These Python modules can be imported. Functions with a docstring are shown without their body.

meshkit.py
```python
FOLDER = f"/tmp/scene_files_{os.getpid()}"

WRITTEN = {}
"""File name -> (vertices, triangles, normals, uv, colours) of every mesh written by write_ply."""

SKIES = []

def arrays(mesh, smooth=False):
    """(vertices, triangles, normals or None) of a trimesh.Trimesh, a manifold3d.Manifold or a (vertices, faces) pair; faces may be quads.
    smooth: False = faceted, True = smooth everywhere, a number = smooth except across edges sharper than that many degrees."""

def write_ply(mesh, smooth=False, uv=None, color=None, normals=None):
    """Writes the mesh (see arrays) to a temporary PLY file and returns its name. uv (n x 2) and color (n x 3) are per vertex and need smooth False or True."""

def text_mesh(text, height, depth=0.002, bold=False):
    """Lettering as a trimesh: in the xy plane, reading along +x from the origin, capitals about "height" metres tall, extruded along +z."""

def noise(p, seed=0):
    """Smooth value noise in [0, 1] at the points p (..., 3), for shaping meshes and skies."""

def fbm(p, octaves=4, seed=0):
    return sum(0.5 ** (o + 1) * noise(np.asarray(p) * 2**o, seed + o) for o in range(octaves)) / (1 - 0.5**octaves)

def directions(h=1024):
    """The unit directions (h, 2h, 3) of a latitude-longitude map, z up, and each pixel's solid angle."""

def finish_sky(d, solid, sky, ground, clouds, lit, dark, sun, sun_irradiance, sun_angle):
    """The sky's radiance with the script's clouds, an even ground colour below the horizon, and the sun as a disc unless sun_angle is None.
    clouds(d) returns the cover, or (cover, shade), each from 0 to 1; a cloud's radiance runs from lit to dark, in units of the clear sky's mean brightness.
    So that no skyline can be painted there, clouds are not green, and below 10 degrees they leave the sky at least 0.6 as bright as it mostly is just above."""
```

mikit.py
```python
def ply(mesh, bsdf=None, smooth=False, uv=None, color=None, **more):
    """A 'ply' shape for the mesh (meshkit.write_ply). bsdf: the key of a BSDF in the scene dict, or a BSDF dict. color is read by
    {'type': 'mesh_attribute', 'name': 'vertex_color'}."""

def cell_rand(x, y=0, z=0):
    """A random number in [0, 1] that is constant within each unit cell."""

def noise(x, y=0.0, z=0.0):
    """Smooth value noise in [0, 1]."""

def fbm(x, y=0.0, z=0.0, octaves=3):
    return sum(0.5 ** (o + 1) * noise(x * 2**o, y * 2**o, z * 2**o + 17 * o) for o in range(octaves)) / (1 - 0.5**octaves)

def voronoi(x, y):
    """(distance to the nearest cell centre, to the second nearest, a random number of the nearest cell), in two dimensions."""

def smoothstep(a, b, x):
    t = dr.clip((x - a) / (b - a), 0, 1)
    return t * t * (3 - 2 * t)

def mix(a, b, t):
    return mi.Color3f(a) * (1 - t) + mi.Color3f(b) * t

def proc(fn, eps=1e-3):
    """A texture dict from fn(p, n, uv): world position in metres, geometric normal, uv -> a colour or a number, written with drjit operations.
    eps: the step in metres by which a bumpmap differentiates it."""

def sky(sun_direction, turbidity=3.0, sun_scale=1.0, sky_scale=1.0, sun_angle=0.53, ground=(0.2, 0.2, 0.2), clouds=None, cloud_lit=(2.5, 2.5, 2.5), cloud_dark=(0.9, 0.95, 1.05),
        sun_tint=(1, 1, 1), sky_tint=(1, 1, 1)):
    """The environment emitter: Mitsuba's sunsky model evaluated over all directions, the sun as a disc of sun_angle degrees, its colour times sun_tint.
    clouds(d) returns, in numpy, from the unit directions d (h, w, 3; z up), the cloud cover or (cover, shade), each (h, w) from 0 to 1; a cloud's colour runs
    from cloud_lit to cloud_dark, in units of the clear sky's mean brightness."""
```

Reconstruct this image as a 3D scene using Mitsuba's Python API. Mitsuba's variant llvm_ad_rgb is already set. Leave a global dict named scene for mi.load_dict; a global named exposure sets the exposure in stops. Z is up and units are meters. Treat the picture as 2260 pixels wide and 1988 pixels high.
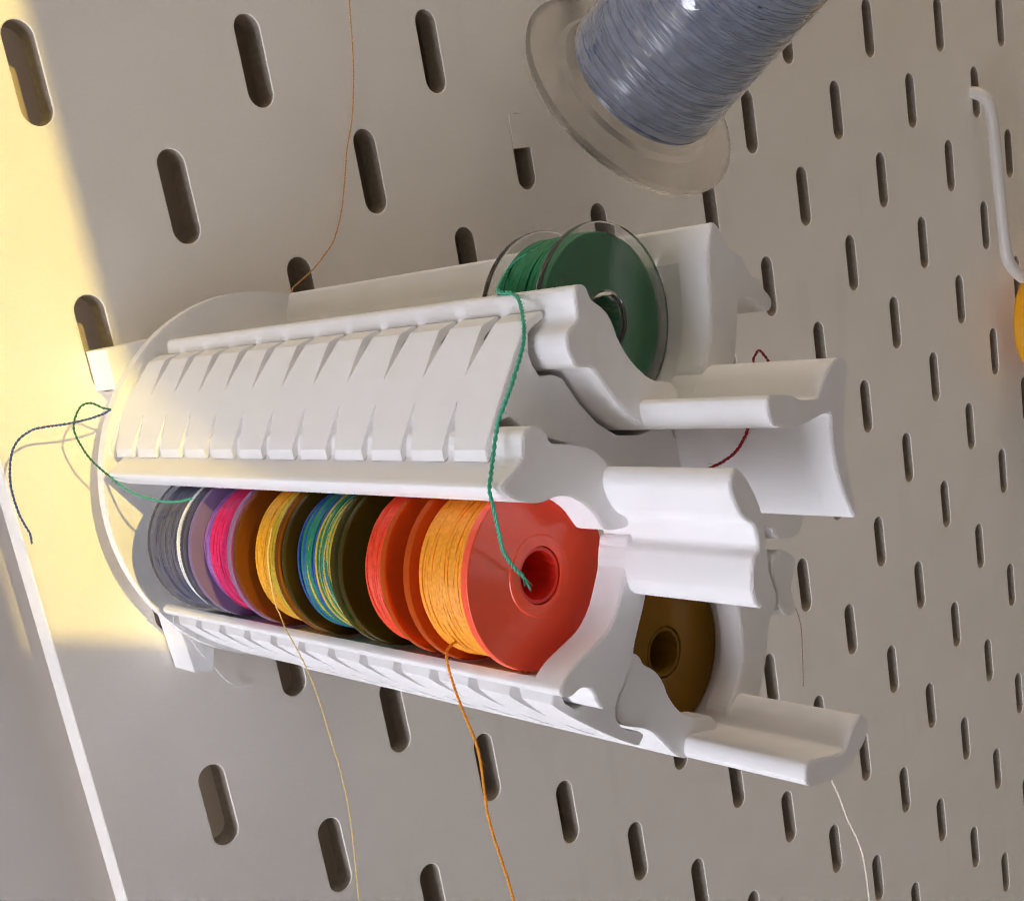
import math, random
import numpy as np, trimesh, mitsuba as mi, mikit, meshkit
import manifold3d as m3
from shapely.geometry import Polygon, Point
from shapely import affinity
from shapely.ops import unary_union
import drjit as dr

T = mi.ScalarTransform4f
scene, labels = {'type': 'scene'}, {}
rng = random.Random(7); nr = np.random.RandomState(7)

# ------------------------------------------------------------------ camera, light, exposure
# world: x along the board, y into the board, z up; the board's front face is the plane y = 0
exposure = 0.14
CAM = np.array([-0.0858034, -0.1815163, -0.0350590])
FWD = np.array([0.62735122, 0.73606677, -0.25423642]); UP = np.array([0.30350984, 0.06954568, 0.95028689])
scene['camera'] = {'type': 'perspective', 'to_world': T().look_at(origin=CAM.tolist(), target=(CAM + FWD).tolist(), up=UP.tolist()),
                   'fov': 45.868, 'fov_axis': 'x', 'near_clip': 0.005, 'far_clip': 30.0,
                   'principal_point_offset_x': 0.02942, 'principal_point_offset_y': -0.12304}

HX, HZ = 20.1, -66.8                       # axis of the bobbin holder on the board (mm)
def W(p):                                  # holder coordinates (x, y up, n out of the board; mm) -> world metres
    p = np.asarray(p, float)
    return np.stack([HX + p[..., 0], -p[..., 2], HZ + p[..., 1]], -1) * 1e-3

def lamp(key, pos, aim, sx, sy, rgb):
    a = W(pos); b = W(aim)
    up = [0, 0, 1] if abs((b - a)[2]) < 0.9 * np.linalg.norm(b - a) else [0, 1, 0]
    scene[key] = {'type': 'rectangle', 'to_world': T().look_at(origin=a.tolist(), target=b.tolist(), up=up) @ T().scale([sx / 2, sy / 2, 1]),
                  'emitter': {'type': 'area', 'radiance': {'type': 'rgb', 'value': rgb}}, 'bsdf': {'type': 'diffuse', 'reflectance': {'type': 'rgb', 'value': [.1, .1, .1]}}}

SUN = np.array([-0.22, 0.31, 1.0]); SUN /= np.linalg.norm(SUN)
p = W(SUN * 4000)
scene['sun'] = {'type': 'disk', 'to_world': T().look_at(origin=p.tolist(), target=W([0, 0, 0]).tolist(), up=[0, 0, 1]) @ T().scale(0.022),
                'emitter': {'type': 'area', 'radiance': {'type': 'rgb', 'value': [27500, 20500, 4800]}}}
lamp('window', (-800, -370, 130), (0, 0, 50), .40, .80, [6.45, 6.6, 7.55])
lamp('ceiling_lamp', (230, 740, 310), (0, 0, 50), .55, .45, [4.2, 3.55, 2.8])
scene['room_light'] = {'type': 'constant', 'radiance': {'type': 'rgb', 'value': [.215, .195, .166]}}
labels['sun'] = {'label': 'sun, outside the frame', 'kind': 'structure'}
labels['window'] = {'label': 'bright daylight window beyond the left edge of the board', 'category': 'window'}
labels['ceiling_lamp'] = {'label': 'broad warm lamp above the board, outside the frame', 'category': 'lamp'}

# ------------------------------------------------------------------ materials
def rgb(*c): return {'type': 'rgb', 'value': list(c)}
def bump(inner, fn, scale, eps=2e-5): return {'type': 'bumpmap', 'arbitrary': mikit.proc(fn, eps), 'scale': scale, 'bsdf': inner}
n_, fb = mikit.noise, mikit.fbm
def two(b): return {'type': 'twosided', 'bsdf': b}
def col_board(p, n, uv):
    a = fb(p.x * 60, p.y * 60, p.z * 60, 3); b = n_(p.x * 2500, p.y * 2500, p.z * 2500)
    scuff = mikit.smoothstep(.70, .82, n_(p.x * 260, p.y * 260, p.z * 45 + 3)) * mikit.smoothstep(.52, .72, n_(p.x * 30 + 7, p.y * 30, p.z * 30))
    c = mikit.mix([.81, .77, .705], [.87, .83, .775], dr.clip(a * .9 + (b - .5) * .35, 0, 1))
    return c * (1 - .025 * scuff)
def bump_board(p, n, uv): return n_(p.x * 900, p.y * 900, p.z * 900) + .5 * n_(p.x * 2600, p.y * 2600, p.z * 2600)
scene['mat_board'] = two(bump({'type': 'principled', 'base_color': mikit.proc(col_board), 'roughness': .5, 'specular': .35}, bump_board, 2.2e-5))
def col_pla(p, n, uv):
    a = fb(p.x * 150, p.y * 150, p.z * 150, 3)
    return mikit.mix([.765, .755, .745], [.83, .82, .81], a)
def bump_pla(p, n, uv):
    return .5 + .5 * dr.sin(p.y * (2 * math.pi / .0005) + 1.5 * n_(p.x * 300, p.y * 900, p.z * 300)) + .8 * n_(p.x * 700, p.y * 2200, p.z * 700)
scene['mat_print'] = two(bump({'type': 'principled', 'base_color': mikit.proc(col_pla), 'roughness': .42, 'specular': .4}, bump_pla, 5e-5))
scene['mat_fibre'] = two({'type': 'diffuse', 'reflectance': mikit.proc(lambda p, n, uv: mikit.mix([.33, .28, .225], [.42, .365, .30], n_(p.x * 1500, p.y * 1500, p.z * 1500)))})
scene['mat_backing'] = {'type': 'diffuse', 'reflectance': mikit.proc(lambda p, n, uv: mikit.mix([.52, .44, .34], [.60, .51, .40], fb(p.x * 90, p.y * 90, p.z * 30, 3)))}
scene['mat_wall'] = {'type': 'diffuse', 'reflectance': mikit.proc(lambda p, n, uv: mikit.mix([.72, .685, .65], [.77, .735, .70], fb(p.x * 40, p.y * 40, p.z * 40, 3)))}
scene['mat_curtain'] = {'type': 'twosided', 'bsdf': {'type': 'diffuse', 'reflectance': rgb(.30, .285, .27)}}
def glass(key, c=(1, 1, 1), milk=.02, m=(.5, .5, .5), ior=1.49):      # moulded clear plastic: mostly refracting, with a little scatter of its own
    scene[key] = {'type': 'blendbsdf', 'weight': milk, 'a': {'type': 'dielectric', 'int_ior': ior, 'specular_transmittance': rgb(*c)}, 'b': two({'type': 'diffuse', 'reflectance': rgb(*m)})}
scene['film'] = {'type': 'thindielectric', 'int_ior': 1.62}
scene['frosted'] = {'type': 'roughdielectric', 'int_ior': 1.40, 'alpha': .09, 'distribution': 'ggx', 'specular_transmittance': rgb(.97, .95, .92)}
glass('clear'); glass('clear_smoke', (.88, .88, .92), .16, (.28, .28, .36)); glass('clear_lilac', (.86, .76, .92), .28, (.62, .45, .72)); glass('clear_amber', (.84, .58, .24), .28, (.44, .14, .016)); glass('clear_olive', (.76, .62, .22), .26, (.16, .115, .014)); glass('clear_gold', (.80, .62, .22), .26, (.55, .34, .045)); glass('clear_orange', (.95, .42, .14), .42, (.90, .16, .02))
def plastic(key, c, rough=.3, **k): scene[key] = two({'type': 'principled', 'base_color': rgb(*c), 'roughness': rough, 'specular': .5, **k})
plastic('red_hub', (.72, .03, .014), .3); plastic('red_plastic', (.92, .092, .034), .2, clearcoat=1.0); plastic('orange_plastic', (.74, .10, .016), .3, clearcoat=.3)
plastic('yellow_vinyl', (.70, .32, .006), .45); plastic('white_plastic', (.62, .59, .55), .4); plastic('grey_core', (.3, .3, .3), .5)
def thread_mat(key, c, var=.14):
    c = np.array(c)
    def f(p, n, uv): return mikit.mix((c * (1 - var)).tolist(), np.minimum(c * (1 + var), 1).tolist(), n_(p.x * 3000, p.y * 3000, p.z * 3000))
    scene['thread_' + key] = two({'type': 'principled', 'base_color': mikit.proc(f), 'roughness': .42, 'specular': .5, 'sheen': .1})
for k, c in dict(grey=(.105, .105, .15), white=(.75, .74, .72), pink=(.58, .012, .11), purple=(.35, .14, .42), orange=(.80, .25, .01), gold=(.72, .34, .01), yellow=(.54, .37, .02),
                 green=(.006, .17, .065), teal=(.04, .36, .22), sea=(.012, .20, .10), blue=(.012, .07, .30), dark_green=(.02, .12, .05), navy=(.05, .085, .26), straw=(.80, .60, .20), red=(.80, .055, .012), amber=(.90, .34, .018),
                 lilac=(.42, .38, .60), crimson=(.33, .008, .02), pale=(.75, .68, .58), rust=(.60, .30, .09), brown=(.22, .13, .07), slate=(.16, .20, .34), black=(.03, .04, .03), olive=(.62, .40, .03)).items(): thread_mat(k, c)

# ------------------------------------------------------------------ helpers
def put(key, mesh, mat, smooth=30, flip=None):
    """mesh: (vertices in holder mm, faces) / Manifold / Trimesh -> one entry of the scene."""
    if hasattr(mesh, 'to_mesh'):
        mm = mesh.to_mesh(); v, f = np.array(mm.vert_properties[:, :3]), np.array(mm.tri_verts)
    elif isinstance(mesh, tuple): v, f = mesh
    else: v, f = mesh.vertices, mesh.faces
    f = np.asarray(f)
    if f.shape[1] == 4: f = np.vstack([f[:, [0, 1, 2]], f[:, [0, 2, 3]]])
    m = trimesh.Trimesh(W(v), f, process=False)
    if flip is None: flip = m.volume < 0
    if flip: m.invert()
    scene[key] = mikit.ply(m, mat, smooth=smooth)
def tag(key, label=None, cat=None, group=None, kind=None):
    labels[key] = {k: v for k, v in dict(label=label, category=cat, group=group, kind=kind).items() if v}
def join(ms):
    V, F, o = [], [], 0
    for v, f in ms:
        f = np.asarray(f)
        if f.shape[1] == 4: f = np.vstack([f[:, [0, 1, 2]], f[:, [0, 2, 3]]])
        if np.einsum('ij,ij->i', v[f[:, 0]] - v[0], np.cross(v[f[:, 1]] - v[0], v[f[:, 2]] - v[0])).sum() < 0: f = f[:, ::-1]
        V.append(v); F.append(f + o); o += len(v)
    return np.vstack(V), np.vstack(F)
def lathe(prof, segs=96, center=(0, 0), closed=True):
    """prof: (radius, n) points -> surface of revolution about the n axis through center."""
    prof = np.asarray(prof, float); a = np.arange(segs) * 2 * np.pi / segs; m = len(prof)
    v = np.stack([center[0] + prof[:, None, 0] * np.cos(a), center[1] + prof[:, None, 0] * np.sin(a), np.repeat(prof[:, 1:2], segs, 1)], -1).reshape(-1, 3)
    i, j = np.meshgrid(np.arange(m if closed else m - 1), np.arange(segs), indexing='ij')
    k = (i + 1) % m; jj = (j + 1) % segs
    return v, np.stack([i * segs + j, i * segs + jj, k * segs + jj, k * segs + j], -1).reshape(-1, 4)
def spline(pts, per=12):
    p = np.asarray(pts, float); p = np.vstack([2 * p[0] - p[1], p, 2 * p[-1] - p[-2]]); out = []
    for i in range(1, len(p) - 2):
        t = np.linspace(0, 1, per, endpoint=False)[:, None]; a, b, c, d = p[i - 1:i + 3]
        out.append(.5 * (2 * b + (c - a) * t + (2 * a - 5 * b + 4 * c - d) * t ** 2 + (3 * b - a - 3 * c + d) * t ** 3))
    return np.vstack(out + [p[-2:-1]])
def tube(path, r, sides=6, caps=True, closed=False):
    p = np.asarray(path, float); n = len(p)
    t = (np.roll(p, -1, 0) - np.roll(p, 1, 0)) if closed else np.gradient(p, axis=0)
    t /= np.linalg.norm(t, axis=1, keepdims=True) + 1e-12
    a = np.cross(t[0], [0.31, .12, .94]); a /= np.linalg.norm(a); A = []
    for i in range(n):
        a = a - t[i] * (a @ t[i]); a /= np.linalg.norm(a) + 1e-12; A.append(a)
    A = np.array(A); B = np.cross(t, A); th = np.arange(sides) * 2 * np.pi / sides; r = np.broadcast_to(r, (n,))
    v = (p[:, None] + r[:, None, None] * (np.cos(th)[None, :, None] * A[:, None] + np.sin(th)[None, :, None] * B[:, None])).reshape(-1, 3)
    i, j = np.meshgrid(np.arange(n if closed else n - 1), np.arange(sides), indexing='ij'); jj = (j + 1) % sides; ii = (i + 1) % n
    f = np.stack([i * sides + j, i * sides + jj, ii * sides + jj, ii * sides + j], -1).reshape(-1, 4); f = np.vstack([f[:, [0, 1, 2]], f[:, [0, 2, 3]]])
    if caps and not closed:
        k = len(v); v = np.vstack([v, p[0], p[-1]]); j = np.arange(sides); jj = (j + 1) % sides
        f = np.vstack([f, np.stack([j * 0 + k, jj, j], 1), np.stack([j * 0 + k + 1, (n - 1) * sides + j, (n - 1) * sides + jj], 1)])
    return v, f
def resample(p, step):
    d = np.r_[0, np.cumsum(np.linalg.norm(np.diff(p, axis=0), axis=1))]; s = np.linspace(0, d[-1], max(4, int(d[-1] / step)))
    return np.stack([np.interp(s, d, p[:, k]) for k in range(3)], 1)
def twisted(pts, r=.2, pitch=1.3, plies=2, fuzz=0, seed=1):
    """A twisted thread through pts: plies wound round each other, with stray fibres."""
    p = resample(spline(pts, 14), min(.12, pitch / 9)); R = np.random.RandomState(seed)
    t = np.gradient(p, axis=0); t /= np.linalg.norm(t, axis=1, keepdims=True)
    a = np.cross(t, [.2, .3, .93]); a /= np.linalg.norm(a, axis=1, keepdims=True); b = np.cross(t, a)
    s = np.r_[0, np.cumsum(np.linalg.norm(np.diff(p, axis=0), axis=1))]; out = []
    for k in range(plies):
        ph = s / pitch * 2 * np.pi + k * 2 * np.pi / plies + .5 * np.sin(s * 1.7 + k)
        out.append(tube(p + r * .5 * (np.cos(ph)[:, None] * a + np.sin(ph)[:, None] * b), r * .56 * (1 + .06 * np.sin(s * 9 + k)), 6))
    for _ in range(fuzz):
        i = R.randint(2, len(p) - 3); d = R.normal(size=3); d /= np.linalg.norm(d); L = R.uniform(.5, 1.4)
        q = p[i] + np.outer(np.linspace(0, 1, 6), t[i] * L * .6) + np.outer(np.linspace(0, 1, 6) ** 1.5, d * L * .5)
        out.append(tube(q, .022, 4))
    return join(out)
def frayed(end, direction, r=.2, n=9, L=1.6, seed=3):
    R = np.random.RandomState(seed); d = np.asarray(direction, float); d /= np.linalg.norm(d); out = []
    for _ in range(n):
        e = d * L * R.uniform(.5, 1) + R.normal(size=3) * .28 * L; s = np.linspace(0, 1, 7)[:, None]
        out.append(tube(np.asarray(end) + R.normal(size=3) * r * .4 + d * L * .6 * s + (e - d * L * .6) * s ** 2, .035, 4))
    return join(out)
def smooth_poly(pts, r=.45, chaikin=2):
    p = np.asarray(pts, float)
    for _ in range(chaikin):
        q = np.roll(p, -1, 0); p = np.stack([.75 * p + .25 * q, .25 * p + .75 * q], 1).reshape(-1, 2)
    s = Polygon(p).buffer(0)
    return s.buffer(r, 6).buffer(-2 * r, 6).buffer(r, 6).simplify(.015) if r else s
def cs(poly):
    g = [poly] if poly.geom_type == 'Polygon' else list(poly.geoms); loops = []
    for q in g:
        loops.append(np.array(q.exterior.coords)[:-1]); loops += [np.array(h.coords)[:-1] for h in q.interiors]
    return m3.CrossSection(loops, m3.FillRule.EvenOdd)
def prism(poly, n0, n1, round_=.3):
    """Extruded along n with softened rims."""
    if not round_: return m3.Manifold.extrude(cs(poly), n1 - n0).translate([0, 0, n0])
    out, steps = [], [(0, 1.0), (.12, .55), (.3, .22), (.6, .05), (1, 0)]
    cur = n0
    for i in range(4):
        a, k = steps[i]; b = steps[i + 1][0]
        q = poly.buffer(-round_ * k, 6); h = (b - a) * round_
        if not q.is_empty:
            out.append(m3.Manifold.extrude(cs(q), h + 1e-3).translate([0, 0, n0 + a * round_])); out.append(m3.Manifold.extrude(cs(q), h + 1e-3).translate([0, 0, n1 - b * round_ - 1e-3]))
    out.append(m3.Manifold.extrude(cs(poly), n1 - n0 - 2 * round_).translate([0, 0, n0 + round_]))
    return m3.Manifold.batch_boolean(out, m3.OpType.Add)
def cyl(c, r, n0, n1, seg=128): return m3.Manifold.cylinder(n1 - n0, r, r, seg).translate([c[0], c[1], n0])
def hull(pts): return m3.Manifold.hull_points(np.asarray(pts, float))
def pol(r, deg, n): return [r * math.cos(math.radians(deg)), r * math.sin(math.radians(deg)), n]

# ------------------------------------------------------------------ the setting: wall, pegboard
def flat_box(x0, x1, y0, y1, n0, n1):
    b = trimesh.creation.box([x1 - x0, y1 - y0, n1 - n0]); b.apply_translation([(x0 + x1) / 2, (y0 + y1) / 2, (n0 + n1) / 2]); return b
put('wall', flat_box(-700, 1200, -700, 700, -60, -18), 'mat_wall', False); tag('wall', kind='structure')
put('backing_panel', flat_box(-34, 316, -288, 302, -17.5, -13), 'mat_backing', False); tag('backing_panel', 'dark brown panel behind the pegboard, seen through its slots', 'panel')
BX0, BX1, BY0, BY1 = -40.0, 320.0, -293.2, 306.8          # board edges in holder mm (slots every 40 mm, rows staggered by 20)
def tube_wall(loops):
    n = len(loops[0]); v = np.vstack(loops); i, j = np.meshgrid(np.arange(len(loops) - 1), np.arange(n), indexing='ij'); jj = (j + 1) % n
    return v, np.stack([i * n + j, i * n + jj, (i + 1) * n + jj, (i + 1) * n + j], -1).reshape(-1, 4)
def join_raw(ms):
    V, F, o = [], [], 0
    for v, f in ms: V.append(v); F.append(np.vstack([f[:, [0, 1, 2]], f[:, [0, 2, 3]]]) + o); o += len(v)
    return np.vstack(V), np.vstack(F)
def board():
    th, ch = 5.0, .22
    slots = [(20 * i - HX, -20 * j - HZ - 0, ) for i in range(0, 17) for j in range(-11, 18) if (i + j) % 2 == 0]
    slots = [(x, y) for x, y in slots if BX0 + 10 < x < BX1 - 10 and BY0 + 10 < y < BY1 - 10]
    def stadium(x, y, d, seg=10):
        a = np.linspace(-np.pi / 2, np.pi / 2, seg); r = 2.5 + d
        right = np.stack([np.cos(np.r_[np.linspace(0, np.pi, 2 * seg)]) * r, np.sin(np.linspace(0, np.pi, 2 * seg)) * r + 5.0], 1)
        left = np.stack([np.cos(np.linspace(np.pi, 2 * np.pi, 2 * seg)) * r, np.sin(np.linspace(np.pi, 2 * np.pi, 2 * seg)) * r - 5.0], 1)
        return np.vstack([right, left]) + [x, y]
    def outer(d, R=8, seg=10):
        q = Polygon([(BX0, BY0), (BX1, BY0), (BX1, BY1), (BX0, BY1)]).buffer(-R).buffer(R - d, 12); return np.array(q.exterior.coords)[:-1]
    prof = [(ch * (1 - math.sin(t)), -ch * (1 - math.cos(t))) for t in np.linspace(0, math.pi / 2, 6)]   # (offset, n): from the front face into the edge
    parts = []
    def face(d, n, flip):
        poly = Polygon(outer(d), [stadium(x, y, d) for x, y in slots]); v, f = trimesh.creation.triangulate_polygon(poly, engine='earcut')
        v = np.c_[v, np.full(len(v), n)]
        a = v[f[0]]; up = np.cross(a[1] - a[0], a[2] - a[0])[2] > 0
        parts.append((v, f if up != flip else f[:, ::-1]))
    face(ch, 0, False); face(.3, -th, True)
    def skin(loops, inward):
        n = len(loops[0]); v = np.vstack(loops); i, j = np.meshgrid(np.arange(len(loops) - 1), np.arange(n), indexing='ij'); jj = (j + 1) % n
        q = np.stack([i * n + j, i * n + jj, (i + 1) * n + jj, (i + 1) * n + j], -1).reshape(-1, 4)
        parts.append((v, q[:, ::-1] if inward else q))
    rings = prof + [(0, -th + .3), (.3, -th)]
    for x, y in slots: skin([np.c_[stadium(x, y, d), np.full(40, n)] for d, n in prof], False)
    skin([np.c_[outer(d), np.full(len(outer(d)), n)] for d, n in rings], True)
    V, F, o = [], [], 0
    for v, f in parts:
        f = np.asarray(f); f = np.vstack([f[:, [0, 1, 2]], f[:, [0, 2, 3]]]) if f.shape[1] == 4 else f
        V.append(v); F.append(f + o); o += len(v)
    walls = []
    for x, y in slots: walls.append(tube_wall([np.c_[stadium(x, y, d), np.full(40, n)] for d, n in ((0, -ch), (0, -th + .3), (.3, -th))]))
    return (np.vstack(V), np.vstack(F)), join_raw(walls)
board_mesh, slot_mesh = board()
put('pegboard', board_mesh, 'mat_board', 40, False); put('pegboard__slot_edge', slot_mesh, 'mat_fibre', 40, False)
tag('pegboard__slot_edge', kind='stuff')
tag('pegboard', 'off white pegboard with staggered rounded vertical slots, sunlit along its left edge', 'pegboard')
# the blind that the sun comes past: only a strip of the board beside its left edge is sunlit
s = SUN / SUN[2] * 350
blind = Polygon([(-16.5 + s[0], 900), (700, 900), (700, -500), (-700, -500), (-700, 900), (-37.5 + s[0], 900), (-37.5 + s[0], -12.5 - .42 * (-37.5 + 38.6) + s[1]), (-16.5 + s[0], -12.5 - .42 * (-16.5 + 38.6) + s[1])])
put('roller_blind', m3.Manifold.extrude(cs(blind), 2.0).translate([0, 0, 350]), 'mat_curtain', False)
tag('roller_blind', 'pale blind hanging behind the viewer, outside the frame', 'blind')

# ------------------------------------------------------------------ bobbin holder (printed, white)
H = 'bobbin_holder'
tag(H, 'white printed bobbin holder with round base plate, long troughs and toothed clips on the pegboard', 'holder')
put(H + '__base_plate', prism(Point(0, .4).buffer(30.0, 48), 7.0, 9.2, .25), 'mat_print', 40)
arm = Polygon([(-23.2, 26.6), (-13, 26.6), (-9, 10), (-9, -28.5), (-23.2, -28.5)])
mount = prism(Polygon([(-22.6, 25.9), (-12.5, 25.9), (-12.5, -14), (-20.0, -14), (-20.0, 19.8), (-22.6, 19.8)]), -3.5, 6.9, .25) + prism(Polygon([(-24.0, -14), (-21.6, -14), (-20.6, -27.2), (-23.3, -26.2)]).buffer(.1), .2, 6.9, .2)
put(H + '__mount', prism(Polygon([(-22.4, 25.9), (-12.5, 25.9), (-12.5, 10), (-19.6, 10), (-19.6, 19.8), (-22.4, 19.8)]), -3.5, 6.9, .25), 'mat_print', 40)
put(H + '__bracket', prism(Polygon([(-22.6, -12), (-13, -12), (-18.4, -28.0), (-21.6, -26.9)]), .3, 6.9, .2), 'mat_print', 40)

A = [(-15.4, 25.2), (-14.4, 25.6), (-13.5, 25.2), (-13.2, 23.9), (-12.6, 23.4), (-11.6, 22.7), (-10.8, 21.8), (-10.3, 20.6), (-10.0, 19.3), (-9.4, 18.1), (-8.6, 16.8), (-7.4, 15.5), (-6.1, 14.3), (-4.7, 13.6), (-2.5, 13.1),
     (-1.7, 12.3), (-1.5, 11.0), (-3.0, 9.5), (-7.8, 9.4), (-8.3, 9.8), (-10.2, 11.3), (-11.4, 12.6), (-12.8, 14.4), (-14.0, 16.3), (-14.8, 17.3), (-16.9, 17.6), (-17.4, 18.7), (-17.7, 19.6), (-17.6, 20.7), (-17.2, 21.4), (-15.9, 21.9), (-15.5, 22.6)]
B = [(-29.7, 8.8), (-28.5, 9.4), (-27.0, 10.1), (-26.3, 10.7), (-26.1, 11.9), (-25.6, 13.1), (-24.4, 13.4), (-23.4, 13.1), (-22.5, 12.3), (-22.3, 11.1), (-20.4, 10.6), (-17.5, 9.6), (-15.8, 8.7), (-14.7, 7.4), (-14.0, 6.0), (-12.0, 3.6), (-11.0, 0.5),
     (-12.5, -.2), (-13.7, -0.3), (-16.3, 0.3), (-16.9, 1.1), (-17.9, 2.9), (-19.3, 4.3), (-21.1, 5.5), (-22.7, 5.8), (-24.8, 5.7), (-26.8, 6.3), (-28.6, 7.2), (-29.8, 8.3)]
CORE_T = [(-8.3, 11.8), (-7.7, 12.2), (-6.8, 12.1), (-3.5, 11.3), (-2.5, 10.6), (0.4, 10.0), (1.0, 11.0), (2.6, 12.5), (4.8, 13.5), (6.5, 13.0), (6.9, 11.8), (5.8, 9.6), (5.2, 7.4), (4.5, 4.6), (4.8, 0.9), (5.6, -4.4), (5.1, -4.2), (2.9, 0.0), (2.2, 3.5), (2.2, 6.3), (2.6, 8.4), (-0.3, 8.2), (-3.9, 8.1), (-7.4, 9.0), (-8.2, 9.8)]
CORE_L = [(-14.1, 6.8), (-12.9, 5.4), (-11.9, 3.6), (-11.2, 1.8), (-11.0, -0.1), (-11.0, -2.3), (-11.2, -4.8), (-11.6, -6.8), (-12.2, -7.7), (-12.8, -8.0), (-14.1, -7.1), (-14.4, -5.7), (-14.3, -4.8), (-14.0, -3.5), (-13.5, -2.2), (-12.5, -2.0), (-12.5, -0.7), (-12.9, 0.8), (-13.8, 1.3), (-14.8, 2.3), (-15.6, 4.1), (-15.8, 5.5), (-15.0, 6.7)]
CORE_B = [(-4.2, -32.5), (-3.6, -29.8), (-2.2, -29.8), (1.6, -31.0), (4.4, -31.7), (5.1, -30.6), (6.5, -29.4), (8.2, -28.5), (9.8, -29.9), (9.7, -31.4), (7.8, -32.9), (4.5, -33.9), (1.0, -33.9)]
R_ARM = [(8.2, 28.5), (8.8, 28.8), (9.8, 27.7), (10.5, 26.3), (11.4, 25.2), (12.6, 24.7), (13.4, 24.3), (14.2, 22.4), (15.2, 21.5), (16.4, 21.2), (16.5, 20.2), (18.2, 18.7), (17.8, 17.6), (17.0, 17.3), (16.6, 17.8), (15.5, 18.6), (14.1, 19.2), (12.8, 19.9), (11.5, 19.6), (11.0, 17.6), (9.6, 13.0), (7.0, 10.0), (4.0, 9.0), (2.6, 10.0), (3.0, 12.9), (4.8, 15.0), (5.8, 17.5), (6.2, 20.3), (6.5, 22.2), (6.6, 24.2), (7.1, 26.1), (8.0, 28.0)]
C_ARM = [(-27.0, -13.9), (-26.4, -13.1), (-24.8, -12.0), (-22.0, -11.2), (-18.9, -10.4), (-16.9, -8.8), (-15.7, -7.1), (-14.2, -4.6), (-13.5, -2.9), (-13.4, -1.6), (-12.2, -1.2), (-10.6, -5), (-11.6, -8.4), (-13.2, -10.8), (-14.6, -12.8), (-15.4, -14.6), (-17.0, -16.2), (-19.4, -18.2), (-20.6, -18.4), (-21.8, -17.2), (-22.2, -15.2), (-23.6, -14.4), (-25.6, -15.0)]
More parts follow.
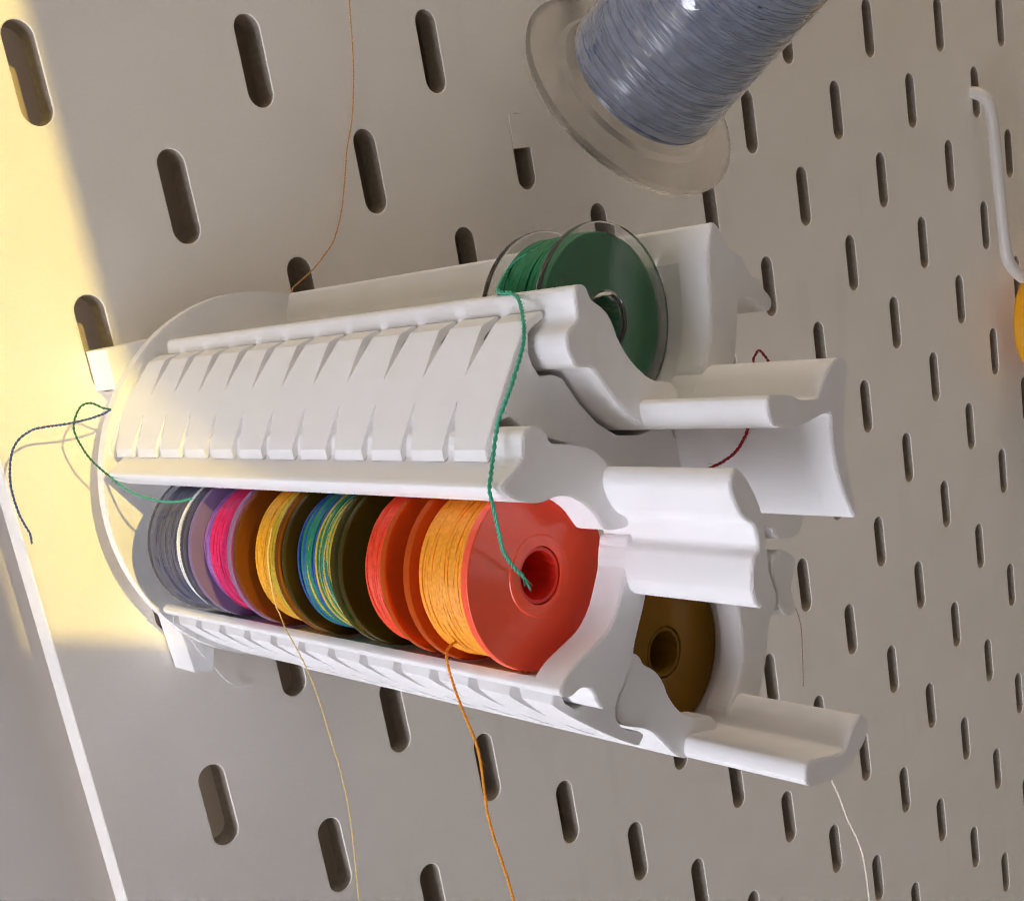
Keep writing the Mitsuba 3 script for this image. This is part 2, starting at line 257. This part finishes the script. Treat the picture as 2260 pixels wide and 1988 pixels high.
D_ARM = [(-11.1, -16.1), (-9.8, -16.5), (-8.9, -17.4), (-8.7, -18.4), (-7.3, -19.4), (-6.3, -20.5), (-5.6, -22.0), (-5.4, -23.2), (-4.9, -24.4), (-3.9, -26.0), (-2.6, -27.4), (-1.1, -28.3), (1.7, -29.0), (2.7, -30.1), (2.7, -31.4), (0.5, -33.2),
         (-3.9, -32.6), (-5.8, -30.9), (-7.4, -28.7), (-8.9, -26.7), (-10.3, -25.6), (-11.0, -25.3), (-12.8, -24.4), (-13.8, -23.6), (-14.5, -22.4), (-14.3, -21.4), (-13.5, -20.2), (-12.9, -19.7), (-12.1, -19.2), (-11.5, -17.3)]
BR_ARM = [(10.25, -12.5), (13.39, -11.77), (16.53, -12.61), (17.16, -14.49), (18.0, -17.63), (18.52, -19.31), (17.79, -20.78), (15.91, -22.03), (15.07, -25.49), (13.29, -28.74), (11.93, -30.83), (8.16, -32.51), (5.01, -32.3), (5.01, -29.78), (7.74, -27.69), (9.41, -25.18), (10.14, -22.45), (10.14, -19.0), (9.83, -15.12)]
P_A, P_B, P_T, P_L, P_Bo, P_R, P_C, P_D, P_BR = (smooth_poly(q, .3) for q in (A, B, CORE_T, CORE_L, CORE_B, R_ARM, C_ARM, D_ARM, BR_ARM))
RED, GREEN, OLIVE = (-20.4, -3.85), (-3.3, 20.5), (1.5, -21.4)
L0, L1, L2 = 9.1, 97.0, 113.0
lips = m3.Manifold.extrude(cs(Point(0, 0).buffer(60).difference(Point(0, .4).buffer(22.5))), 4.0).translate([0, 0, L0 - .5])   # the troughs' lips begin clear of the plate
def trough(polys, core, c, r, back=0.0):
    m = prism(unary_union(polys).buffer(.02), L0, L1 - (back + .75 if back else 0)) + prism(core, L0, L2 - back)
    return m - cyl(c, r, L0 - 1, 93.0 - back) - lips
put(H + '__trough', trough([P_B, P_L, P_C], P_L, RED, 10.75), 'mat_print')
put(H + '__trough_001', trough([P_A, P_T, P_R], P_T, GREEN, 11.0), 'mat_print')
put(H + '__trough_002', trough([P_D, P_Bo, P_BR], P_Bo, OLIVE, 10.9, 4.0), 'mat_print')
# small hooks of the module on the far side
put(H + '__hook', prism(smooth_poly([(14.02, -6.95), (17.58, -6.32), (23.87, -8.0), (26.8, -9.88), (25.96, -11.87), (24.81, -12.82), (23.34, -12.92), (21.35, -12.19), (20.41, -12.29), (19.36, -10.93), (19.15, -10.2), (16.95, -9.57), (14.44, -9.26)], .25), 20, 92.3), 'mat_print'); put(H + '__hook_001', prism(smooth_poly([(18.84, -13.65), (21.77, -13.86), (24.39, -16.17), (23.03, -17.84), (22.19, -19.21), (22.19, -20.25), (22.92, -22.77), (20.51, -23.08), (19.05, -20.99), (18.94, -18.26), (18.0, -15.75)], .25), 20, 92.0), 'mat_print')

def clip(base, flip, end_poly, n_first=9.6, n1=92.7):
    """A toothed clip: rounded outside, saw-tooth notches along both long edges, a foot that slides between two arms."""
    m = prism(end_poly, L0, n1, .2)
    lo, hi = base
    for i in range(13):
        n = n_first + 6.95 * i
        for e, d in ((hi, -1), (lo, 1)):
            w = 4.2; D = 2.3
            pts = [pol(28.95, e + d * 14.0, n + .1), pol(31.5, e + d * 12.0, n), pol(31.5, e + d * 12.0, n + .3)]
            for q in (1.8, -3):
                pts += [pol(28.6 - D * .75, e + d * q, n), pol(32.5, e + d * q, n), pol(32.5, e + d * q, n + w)]
            m = m - hull(pts)
    return m
def clip_poly(rot):
    arc = [pol(29.6 - .85 * math.sin(math.pi * (a - 126.6) / 32.0), a, 0)[:2] for a in np.linspace(126.9, 158.6, 18)]
    arc[0] = (-15.95, 23.5); arc[-1] = pol(28.9, 159.4, 0)[:2]
    inner = [(-25.0, 12.2), (-24.4, 14.0), (-22.8, 14.1), (-21.8, 13.0), (-21.4, 11.9), (-18.2, 10.8), (-15.9, 9.7), (-13.7, 7.6), (-11.2, 4.4), (-10.4, 1), (7.4, 1.0), (7.6, 5.8), (2.0, 5.8), (1.6, 7.6), (-4.0, 7.5), (-7.6, 8.4), (-10.4, 10.4), (-12.6, 13.0), (-14.6, 16.2), (-16.0, 16.9), (-17.8, 17.0), (-18.6, 18.4), (-18.9, 19.7), (-18.5, 21.6), (-17.9, 22.05), (-16.9, 22.4), (-15.95, 22.75)]
    return arc, inner
arc, inner = clip_poly(0)
put(H + '__thread_clip', clip((126.9, 159.4), 0, Polygon(arc + inner).buffer(.15, 6).buffer(-.3, 6).buffer(.15, 6)), 'mat_print')
arc2 = [pol(29.6 - .7 * math.sin(math.pi * (a - 214.9) / 31.3), a, 0)[:2] for a in np.linspace(214.9, 246.2, 18)]
inner2 = [(-10.9, -26.2), (-11.5, -25.5), (-13.2, -24.7), (-14.3, -23.8), (-15.0, -22.4), (-14.8, -21.2), (-13.9, -19.9), (-13.0, -19.2), (-12.3, -18.6), (-11.9, -17), (-11.6, -14), (-12.0, -11), (-13.4, -10.6), (-14.8, -12.8), (-15.4, -14.6), (-16.7, -16.5), (-19.2, -18.7), (-20.8, -19.0), (-22.3, -17.6), (-22.8, -16.0), (-23.6, -15.6)]
put(H + '__thread_clip_001', clip((214.9, 246.2), 0, Polygon(arc2 + inner2).buffer(.2, 6).buffer(-.4, 6).buffer(.2, 6)), 'mat_print')

# ------------------------------------------------------------------ bobbins
def flange(R, n0, th, r0=3.32, e=.22):
    return [(r0, n0), (R - e, n0), (R - e * .3, n0 + e * .3), (R, n0 + e), (R, n0 + th - e), (R - e * .3, n0 + th - e * .3), (R - e, n0 + th), (r0, n0 + th)]
def loops(c, r, n0, n1, count, sr, seed, tilt=.5, jitter=.22):
    R = np.random.RandomState(seed); out = []; a = np.arange(88) * 2 * np.pi / 88
    for _ in range(count):
        n = R.uniform(n0 + sr, n1 - sr); k = R.normal() * tilt; ph = R.uniform(0, 6.28); rr = r + R.uniform(0, jitter) + .05 * np.sin(a * R.randint(2, 5) + ph)
        nn = np.clip(n + k * np.sin(a + ph) + .06 * np.sin(5 * a + ph), n0 + sr, n1 - sr)
        out.append(tube(np.stack([c[0] + rr * np.cos(a), c[1] + rr * np.sin(a), nn], 1), sr, 5, closed=True))
    return join(out)
def bobbin(c, n0, n1, R, mats, threads, label, th=.95, front_mat=None, group='thread bobbins in the holder', seed=1):
    """threads: (part material, radius, n start, n end, loops, strand radius); the hub is hollow."""
    key = 'bobbin' if 'bobbin' not in labels else 'bobbin_%03d' % sum(k.startswith('bobbin') and '__' not in k and 'holder' not in k for k in labels)
    tag(key, label, 'bobbin', group)
    put(key + '__flange', lathe(flange(R, n0, th), 128, c)[0:2], mats, 35)
    put(key + '__flange_001', lathe(flange(R, n1 - th, th), 128, c), front_mat or mats, 35)
    put(key + '__hub', lathe([(2.7, n0 + .1), (3.08, n0 + .1), (3.08, n1 - .1), (2.7, n1 - .1)], 48, c), front_mat or mats, 35)
    threads = [(m, r, max(a, n0 + th + .28), min(b, n1 - th - .28), k, sr) for m, r, a, b, k, sr in threads]
    base = min(t[1] for t in threads) - .12
    for i, (mat, r, a, b, k, sr) in enumerate(threads):
        part = key + '__wound_thread' + ('_%03d' % i if i else '')
        ms = [loops(c, r, a, b, k, sr, seed * 10 + i)]
        if i == 0 or r - .1 > base + .02 or True: ms.append(lathe([(3.35, a + .02), (r - .02, a + .02), (r + .02, (a + b) / 2), (r - .02, b - .02), (3.35, b - .02)], 72, c)) if threads[i][4] < 900 and not threads[i][0].endswith('_') else None
        put(part, join(ms), 'thread_' + mat.rstrip('_'), 50)
    return key
g = 'bobbins stacked in the left trough'
bobbin(RED, 20.6, 31.2, 10.3, 'clear_smoke', [('grey', 9.55, 21.7, 29.0, 50, .14), ('white', 9.75, 28.9, 30.1, 10, .14)], 'clear grey bobbin nearest the base plate', seed=1, group=g)
bobbin(RED, 32.4, 43.6, 10.3, 'clear_lilac', [('purple', 8.2, 33.5, 36.5, 26, .14), ('pink', 8.9, 36.3, 42.5, 60, .17)], 'lilac clear bobbin wound with bright pink thread', seed=2, group=g)
bobbin(RED, 44.2, 55.0, 10.3, 'clear_amber', [('gold', 9.1, 48.2, 51.6, 36, .15), ('yellow', 9.3, 51.4, 53.9, 26, .16), ('olive', 7.5, 45.3, 48.4, 20, .15)], 'amber bobbin wound with golden and yellow thread', seed=3, group=g)
bobbin(RED, 55.7, 66.8, 10.3, 'clear_olive', [('dark_green', 8.5, 57.0, 65.7, 26, .22), ('yellow_', 8.7, 57.0, 65.7, 9, .24), ('blue_', 8.7, 57.2, 65.6, 12, .24), ('sea_', 8.7, 57.4, 65.6, 16, .24)], 'olive bobbin wound with variegated blue, green and yellow thread', seed=4, group=g)
bobbin(RED, 67.3, 76.2, 10.2, 'clear_olive', [('red', 9.1, 71.6, 75.1, 44, .18), ('brown', 6.6, 68.4, 71.7, 14, .15)], 'olive clear bobbin wound with red thread', front_mat='clear_orange', seed=5, group=g)
kb = bobbin(RED, 79.6, 90.1, 10.4, 'clear_orange', [('amber', 9.15, 80.7, 88.9, 90, .19)], 'translucent red bobbin wound with orange thread at the front of the stack', front_mat='red_plastic', seed=6, group=g, th=1.1)
scene[kb + '__hub']['bsdf'] = {'type': 'ref', 'id': 'red_hub'}
put(kb + '__rim_ring', lathe([(3.2, 90.1), (3.2, 90.32), (4.2, 90.32), (4.45, 90.2), (4.5, 90.1)], 64, RED), 'red_plastic', 30)
kg = bobbin(GREEN, 80.6, 90.0, 10.75, 'clear', [('green', 9.3, 81.6, 89.0, 90, .2)], 'clear bobbin wound with emerald green thread in the upper trough', seed=7)
ko = bobbin(OLIVE, 75.6, 86.7, 10.5, 'clear_gold', [('olive', 9.4, 76.7, 85.6, 70, .16)], 'olive brown bobbin in the lower trough', seed=8)

def loose(key, pts, mat, r, pitch=1.3, fuzz=0, label=None, cat='thread', group=None, plies=2, seed=1, frayed_end=None):
    m = [twisted(pts, r, pitch, plies, fuzz, seed)]
    if frayed_end is not None: m.append(frayed(pts[-1], frayed_end, r, seed=seed))
    put(key, join(m), 'thread_' + mat, 60)
    if label: tag(key, label, cat, group)
GT = [[-6.0, 29.6, 84.5], [-9.0, 28.4, 82.8], [-11.5, 27.0, 83.2], [-14.37, 25.95, 85.1], [-15.06, 25.55, 87.87], [-16.15, 24.95, 89.78], [-17.92, 23.95, 91.77], [-20.06, 22.57, 93.9], [-21.62, 21.08, 94.98], [-23.07, 19.49, 95.38], [-24.71, 17.36, 95.4], [-25.77, 15.75, 95.08], [-26.55, 14.39, 94.76],
      [-27.39, 12.72, 94.75], [-28.6, 10.79, 95.1], [-29.6, 9.6, 95.6], [-30.6, 8.5, 96.2], [-30.8, 7.11, 96.52], [-30.0, 4.96, 95.68], [-28.0, 1.97, 93.52], [-26.5, 0.57, 92.08], [-24.8, -1.45, 91.2], [-23.5, -2.82, 90.9]]
loose(kg + '__thread_tail', GT, 'teal', .225, 1.45, 34, seed=4, frayed_end=(.35, -.9, -.1))
OT = [[-26.2, -9.9, 83.4], [-28.0, -9.6, 83.3], [-29.5, -9.7, 83.7], [-30.3, -10.2, 84.19], [-30.6, -11.4, 84.46], [-30.6, -12.9, 84.66], [-30.6, -15.14, 85.15], [-30.6, -17.3, 85.84], [-30.6, -19.46, 86.54], [-30.6, -21.94, 86.73], [-30.6, -25.19, 86.43], [-30.6, -28.26, 86.19], [-30.6, -31.45, 86.51], [-30.6, -33.95, 87.0], [-30.6, -36.89, 87.54], [-30.6, -41, 87.9]]
loose(kb + '__thread_tail', OT, 'amber', .17, .9, 22, seed=5)
YT = [[-28.6, 2.0, 52.3], [-29.9, -1.0, 52.1], [-30.2, -4.5, 51.7], [-29.4, -8.13, 50.2], [-29.0, -9.62, 50.0], [-29.1, -11.36, 50.7], [-29.3, -12.6, 51.84], [-29.2, -15.0, 53.03], [-29.1, -17.87, 54.05], [-29.0, -21.5, 54.7], [-29.0, -26.5, 55.3], [-29.0, -30.67, 55.79], [-29.0, -38.01, 55.41], [-29.0, -54, 52.2]]
loose('bobbin_002__thread_tail', YT, 'straw', .095, .8, 10, seed=6)
LT = [[-41.78, 1.29, 8.0], [-42.0, 2.86, 9.0], [-42.61, 5.37, 9.0], [-42.83, 8.07, 9.0], [-42.7, 10.49, 9.0], [-42.12, 12.78, 9.0], [-41.2, 14.81, 9.0], [-39.8, 16.24, 9.0], [-37.76, 17.12, 9.5], [-35.79, 17.13, 10.0], [-33.01, 16.87, 10.5], [-29.77, 16.84, 11.0], [-27.44, 17.11, 11.5], [-26.4, 17.49, 11.8], [-27.44, 17.94, 11.6], [-29.0, 19.0, 11.5], [-30.45, 18.96, 11.5], [-31.59, 17.99, 11.5], [-32.48, 16.4, 11.5], [-32.51, 14.76, 11.5], [-31.84, 12.11, 11.8], [-30.77, 10.0, 12.0], [-29.67, 8.05, 13.0],
      [-29.9, 7.3, 15.2], [-30.3, 6.6, 18.5], [-30.7, 6.0, 22.0], [-31.0, 5.6, 26.5], [-31.0, 5.35, 30.5], [-30.4, 5.3, 33.6], [-29.2, 5.4, 35.0]]
loose('loose_thread', LT[:14], 'navy', .18, 1.25, 14, 'dark blue thread end curling down beside the base plate', seed=8)
loose('loose_thread_001__strand', LT[13:24], 'dark_green', .17, 1.25, 12, seed=9)
loose('loose_thread_001__strand_001', LT[22:], 'teal', .17, 1.25, 10, seed=19)
tag('loose_thread_001', 'dark green to teal thread looping from the base plate to the clear grey bobbin', 'thread')
loose('loose_thread_002', [[41.5, 80, 2.5], [41.1, 75.95, 2.0], [40.25, 68.45, 1.5], [39.37, 62.57, 1.0], [37.26, 55.85, .9], [34.81, 50.88, .9], [32.69, 45.01, .9], [30.46, 40.03, 1.0], [27.7, 36.0, 1.2], [24.87, 33.76, 1.4], [21.54, 31.63, 1.6], [16.61, 29.36, 1.8]], 'rust', .13, .9, 18, 'thin rust brown thread hanging down the pegboard above the holder', seed=10, frayed_end=(-.7, -.5, .2))
loose('loose_thread_003', [[13.3, 10.0, 97.4], [13.79, 12.03, 96.4], [14.31, 12.73, 96.4], [15.05, 13.13, 96.4], [15.7, 12.67, 96.4], [16.62, 11.62, 96.4], [17.4, 10.0, 96.4]], 'crimson', .17, 1.1, 4, 'short crimson loop of thread above the bar of the upper trough', seed=11)
loose('loose_thread_004', [[1.8, 7.6, 103.1], [1.75, 6.77, 103.1], [1.7, 6.06, 102.75], [1.6, 5.07, 102.07], [1.3, 4.15, 101.25], [0.3, 3.58, 100.66], [-1.0, 3.35, 100.35], [-3.0, 3.42, 100.62], [-6, 3.3, 100]], 'crimson', .2, 1.1, 4, 'crimson thread running between the two bars inside the holder', seed=12)
loose('loose_thread_005', [[-3.4, -31.1, 112.0], [-2.6, -33.5, 112.2], [-1.4, -36.5, 112.0], [0.8, -42.0, 112.0], [1.2, -48.5, 112.0], [1.0, -54, 112]], 'pale', .12, .9, 12, 'pale cream thread hanging from the lowest bar of the holder', seed=13)
loose('loose_thread_006', [[140, -65, 3], [143.46, -67.16, 2], [149.32, -72.6, 2], [152.88, -80.91, 2], [152.8, -90, 1.6], [152.27, -99.49, 1]], 'brown', .13, 1.0, 4, 'thin brown thread on the pegboard right of the lower trough', seed=14)
loose('loose_thread_007', [[-23.62, -18.81, 10.6], [-22.34, -20.59, 10.0], [-20.34, -23.76, 8.0], [-18.25, -26.35, 6.0], [-16.17, -29.22, 4.0], [-13.91, -32.1, 2.0], [-11.69, -34.12, .6], [-9, -35.3, .4]], 'white', .13, 1.0, 8, 'white thread trailing from the lower clip onto the pegboard', seed=15)

# ------------------------------------------------------------------ big clear spool of slate blue thread on a sloping peg
S = 'thread_spool'
tag(S, 'large clear plastic spool of shiny slate blue thread on the pegboard, top of the view', 'spool')
AX = np.array([0, .508, .861]); AX /= np.linalg.norm(AX); SC = np.array([92.6, 54.6, 22.0])
U1 = np.array([1.0, 0, 0]); U2 = np.cross(AX, U1)
def on_axis(v): v = np.asarray(v, float); return SC + v[:, :1] * U1 + v[:, 1:2] * U2 + v[:, 2:3] * AX
def spool_part(key, prof, mat, segs=128, extra=None, smooth=35):
    v, f = lathe(prof, segs); v, f = (v, f) if extra is None else join([(v, f), extra]); put(key, (on_axis(v), f), mat, smooth)
spool_part(S + '__flange', [(5, -4.2), (22.9, -4.2), (23.9, -3.6), (24.4, -2.6), (23.9, -1.9), (20.6, -1.5), (17.9, -1.4), (16.9, -.6), (5, -.6)], 'frosted')
spool_part(S + '__tube', [(3.6, -4), (4.9, -4), (4.9, 78), (3.6, 78)], 'clear', 64)
sp = np.random.RandomState(5); a = np.arange(140) * 2 * np.pi / 140; wr = []
for i in range(210):
    h = sp.uniform(.4, 68); k = sp.uniform(-2.2, 2.2); ph = sp.uniform(0, 6.28); r = 15.75 + sp.uniform(-.05, .12)
    z = np.clip(h + k * np.sin(a + ph), .3, 70); r = r - 1.6 * np.exp(-z / .55)
    wr.append(tube(np.stack([r * np.cos(a), r * np.sin(a), z], 1), sp.uniform(.10, .2), 5, closed=True))
spool_part(S + '__wound_thread', [(5.1, .1), (13.1, .1), (14.7, .5), (15.5, 1.4), (15.7, 3), (15.7, 70), (5.1, 70)], 'mat_spool', 140, join(wr), 50)
def col_spool(p, n, uv): return mikit.mix([.16, .20, .30], [.26, .31, .43], n_(p.x * 500, p.y * 500, p.z * 500))
scene['mat_spool'] = {'type': 'principled', 'base_color': mikit.proc(col_spool), 'roughness': .24, 'specular': .8, 'clearcoat': 1.0, 'clearcoat_gloss': .95}
put('peg__back_plate', flat_box(77.5, 96, 47.6, 54.2, -1.5, .14), 'mat_board', False)
zz = np.linspace(.6, 72, 150); v, f = lathe(np.c_[np.full(150, 16.35), zz], 220, closed=False)   # crinkled clear film round the thread
q = meshkit.fbm(np.c_[v[:, :2] * .16, v[:, 2] * .22], 4, 3) - .5; q2 = np.abs(meshkit.noise(np.c_[v[:, :2] * .35, v[:, 2] * .12], 5) - .5)
v[:, :2] *= (1 + (.075 * q - .05 * np.maximum(0, .12 - q2)) * np.clip(v[:, 2:3].ravel() / 3, 0, 1))[:, None]; v[:, :2] *= np.where(v[:, 2] < 2.5, 1 - .085 * (1 - v[:, 2] / 2.5), 1)[:, None]
put(S + '__clear_wrap', (on_axis(v), f), 'film', True)
v, f = lathe([(0.01, -9), (2.6, -9), (2.6, 84), (1.8, 85), (0.01, 85)], 32); put('peg__rod', (on_axis(v), f), 'white_plastic', 40)
tag('peg', 'pale sloping peg on the board that carries the slate blue spool', 'peg')

# ------------------------------------------------------------------ rod hook with a yellow roll at the right edge
hk = spline([[277.0, 47.5, -6], [277.2, 47.0, -1], [277.6, 45.6, 2.6], [278.3, 42, 4.6], [279.2, 34, 5.0], [280.0, 20, 5.0], [280.8, 6, 5.0], [281.8, -3.5, 5.2], [284.7, -8.6, 6], [290, -12.4, 7.4], [299, -14.5, 9], [310, -14.5, 10]], 12)
put('rod_hook', tube(hk, 1.8, 16), 'white_plastic', 50); tag('rod_hook', 'off white rod hook pushed into a pegboard slot near the right edge', 'hook')
v, f = lathe([(8.5, 5.5), (16.2, 5.5), (17.2, 6.5), (17.4, 10), (17.2, 14), (16.2, 15), (8.5, 15)], 96, (298.5, -27.0)); put('ribbon_roll', (v, f), 'yellow_vinyl', 35)
tag('ribbon_roll', 'bright yellow roll hanging from the rod hook, cut by the right edge', 'roll')
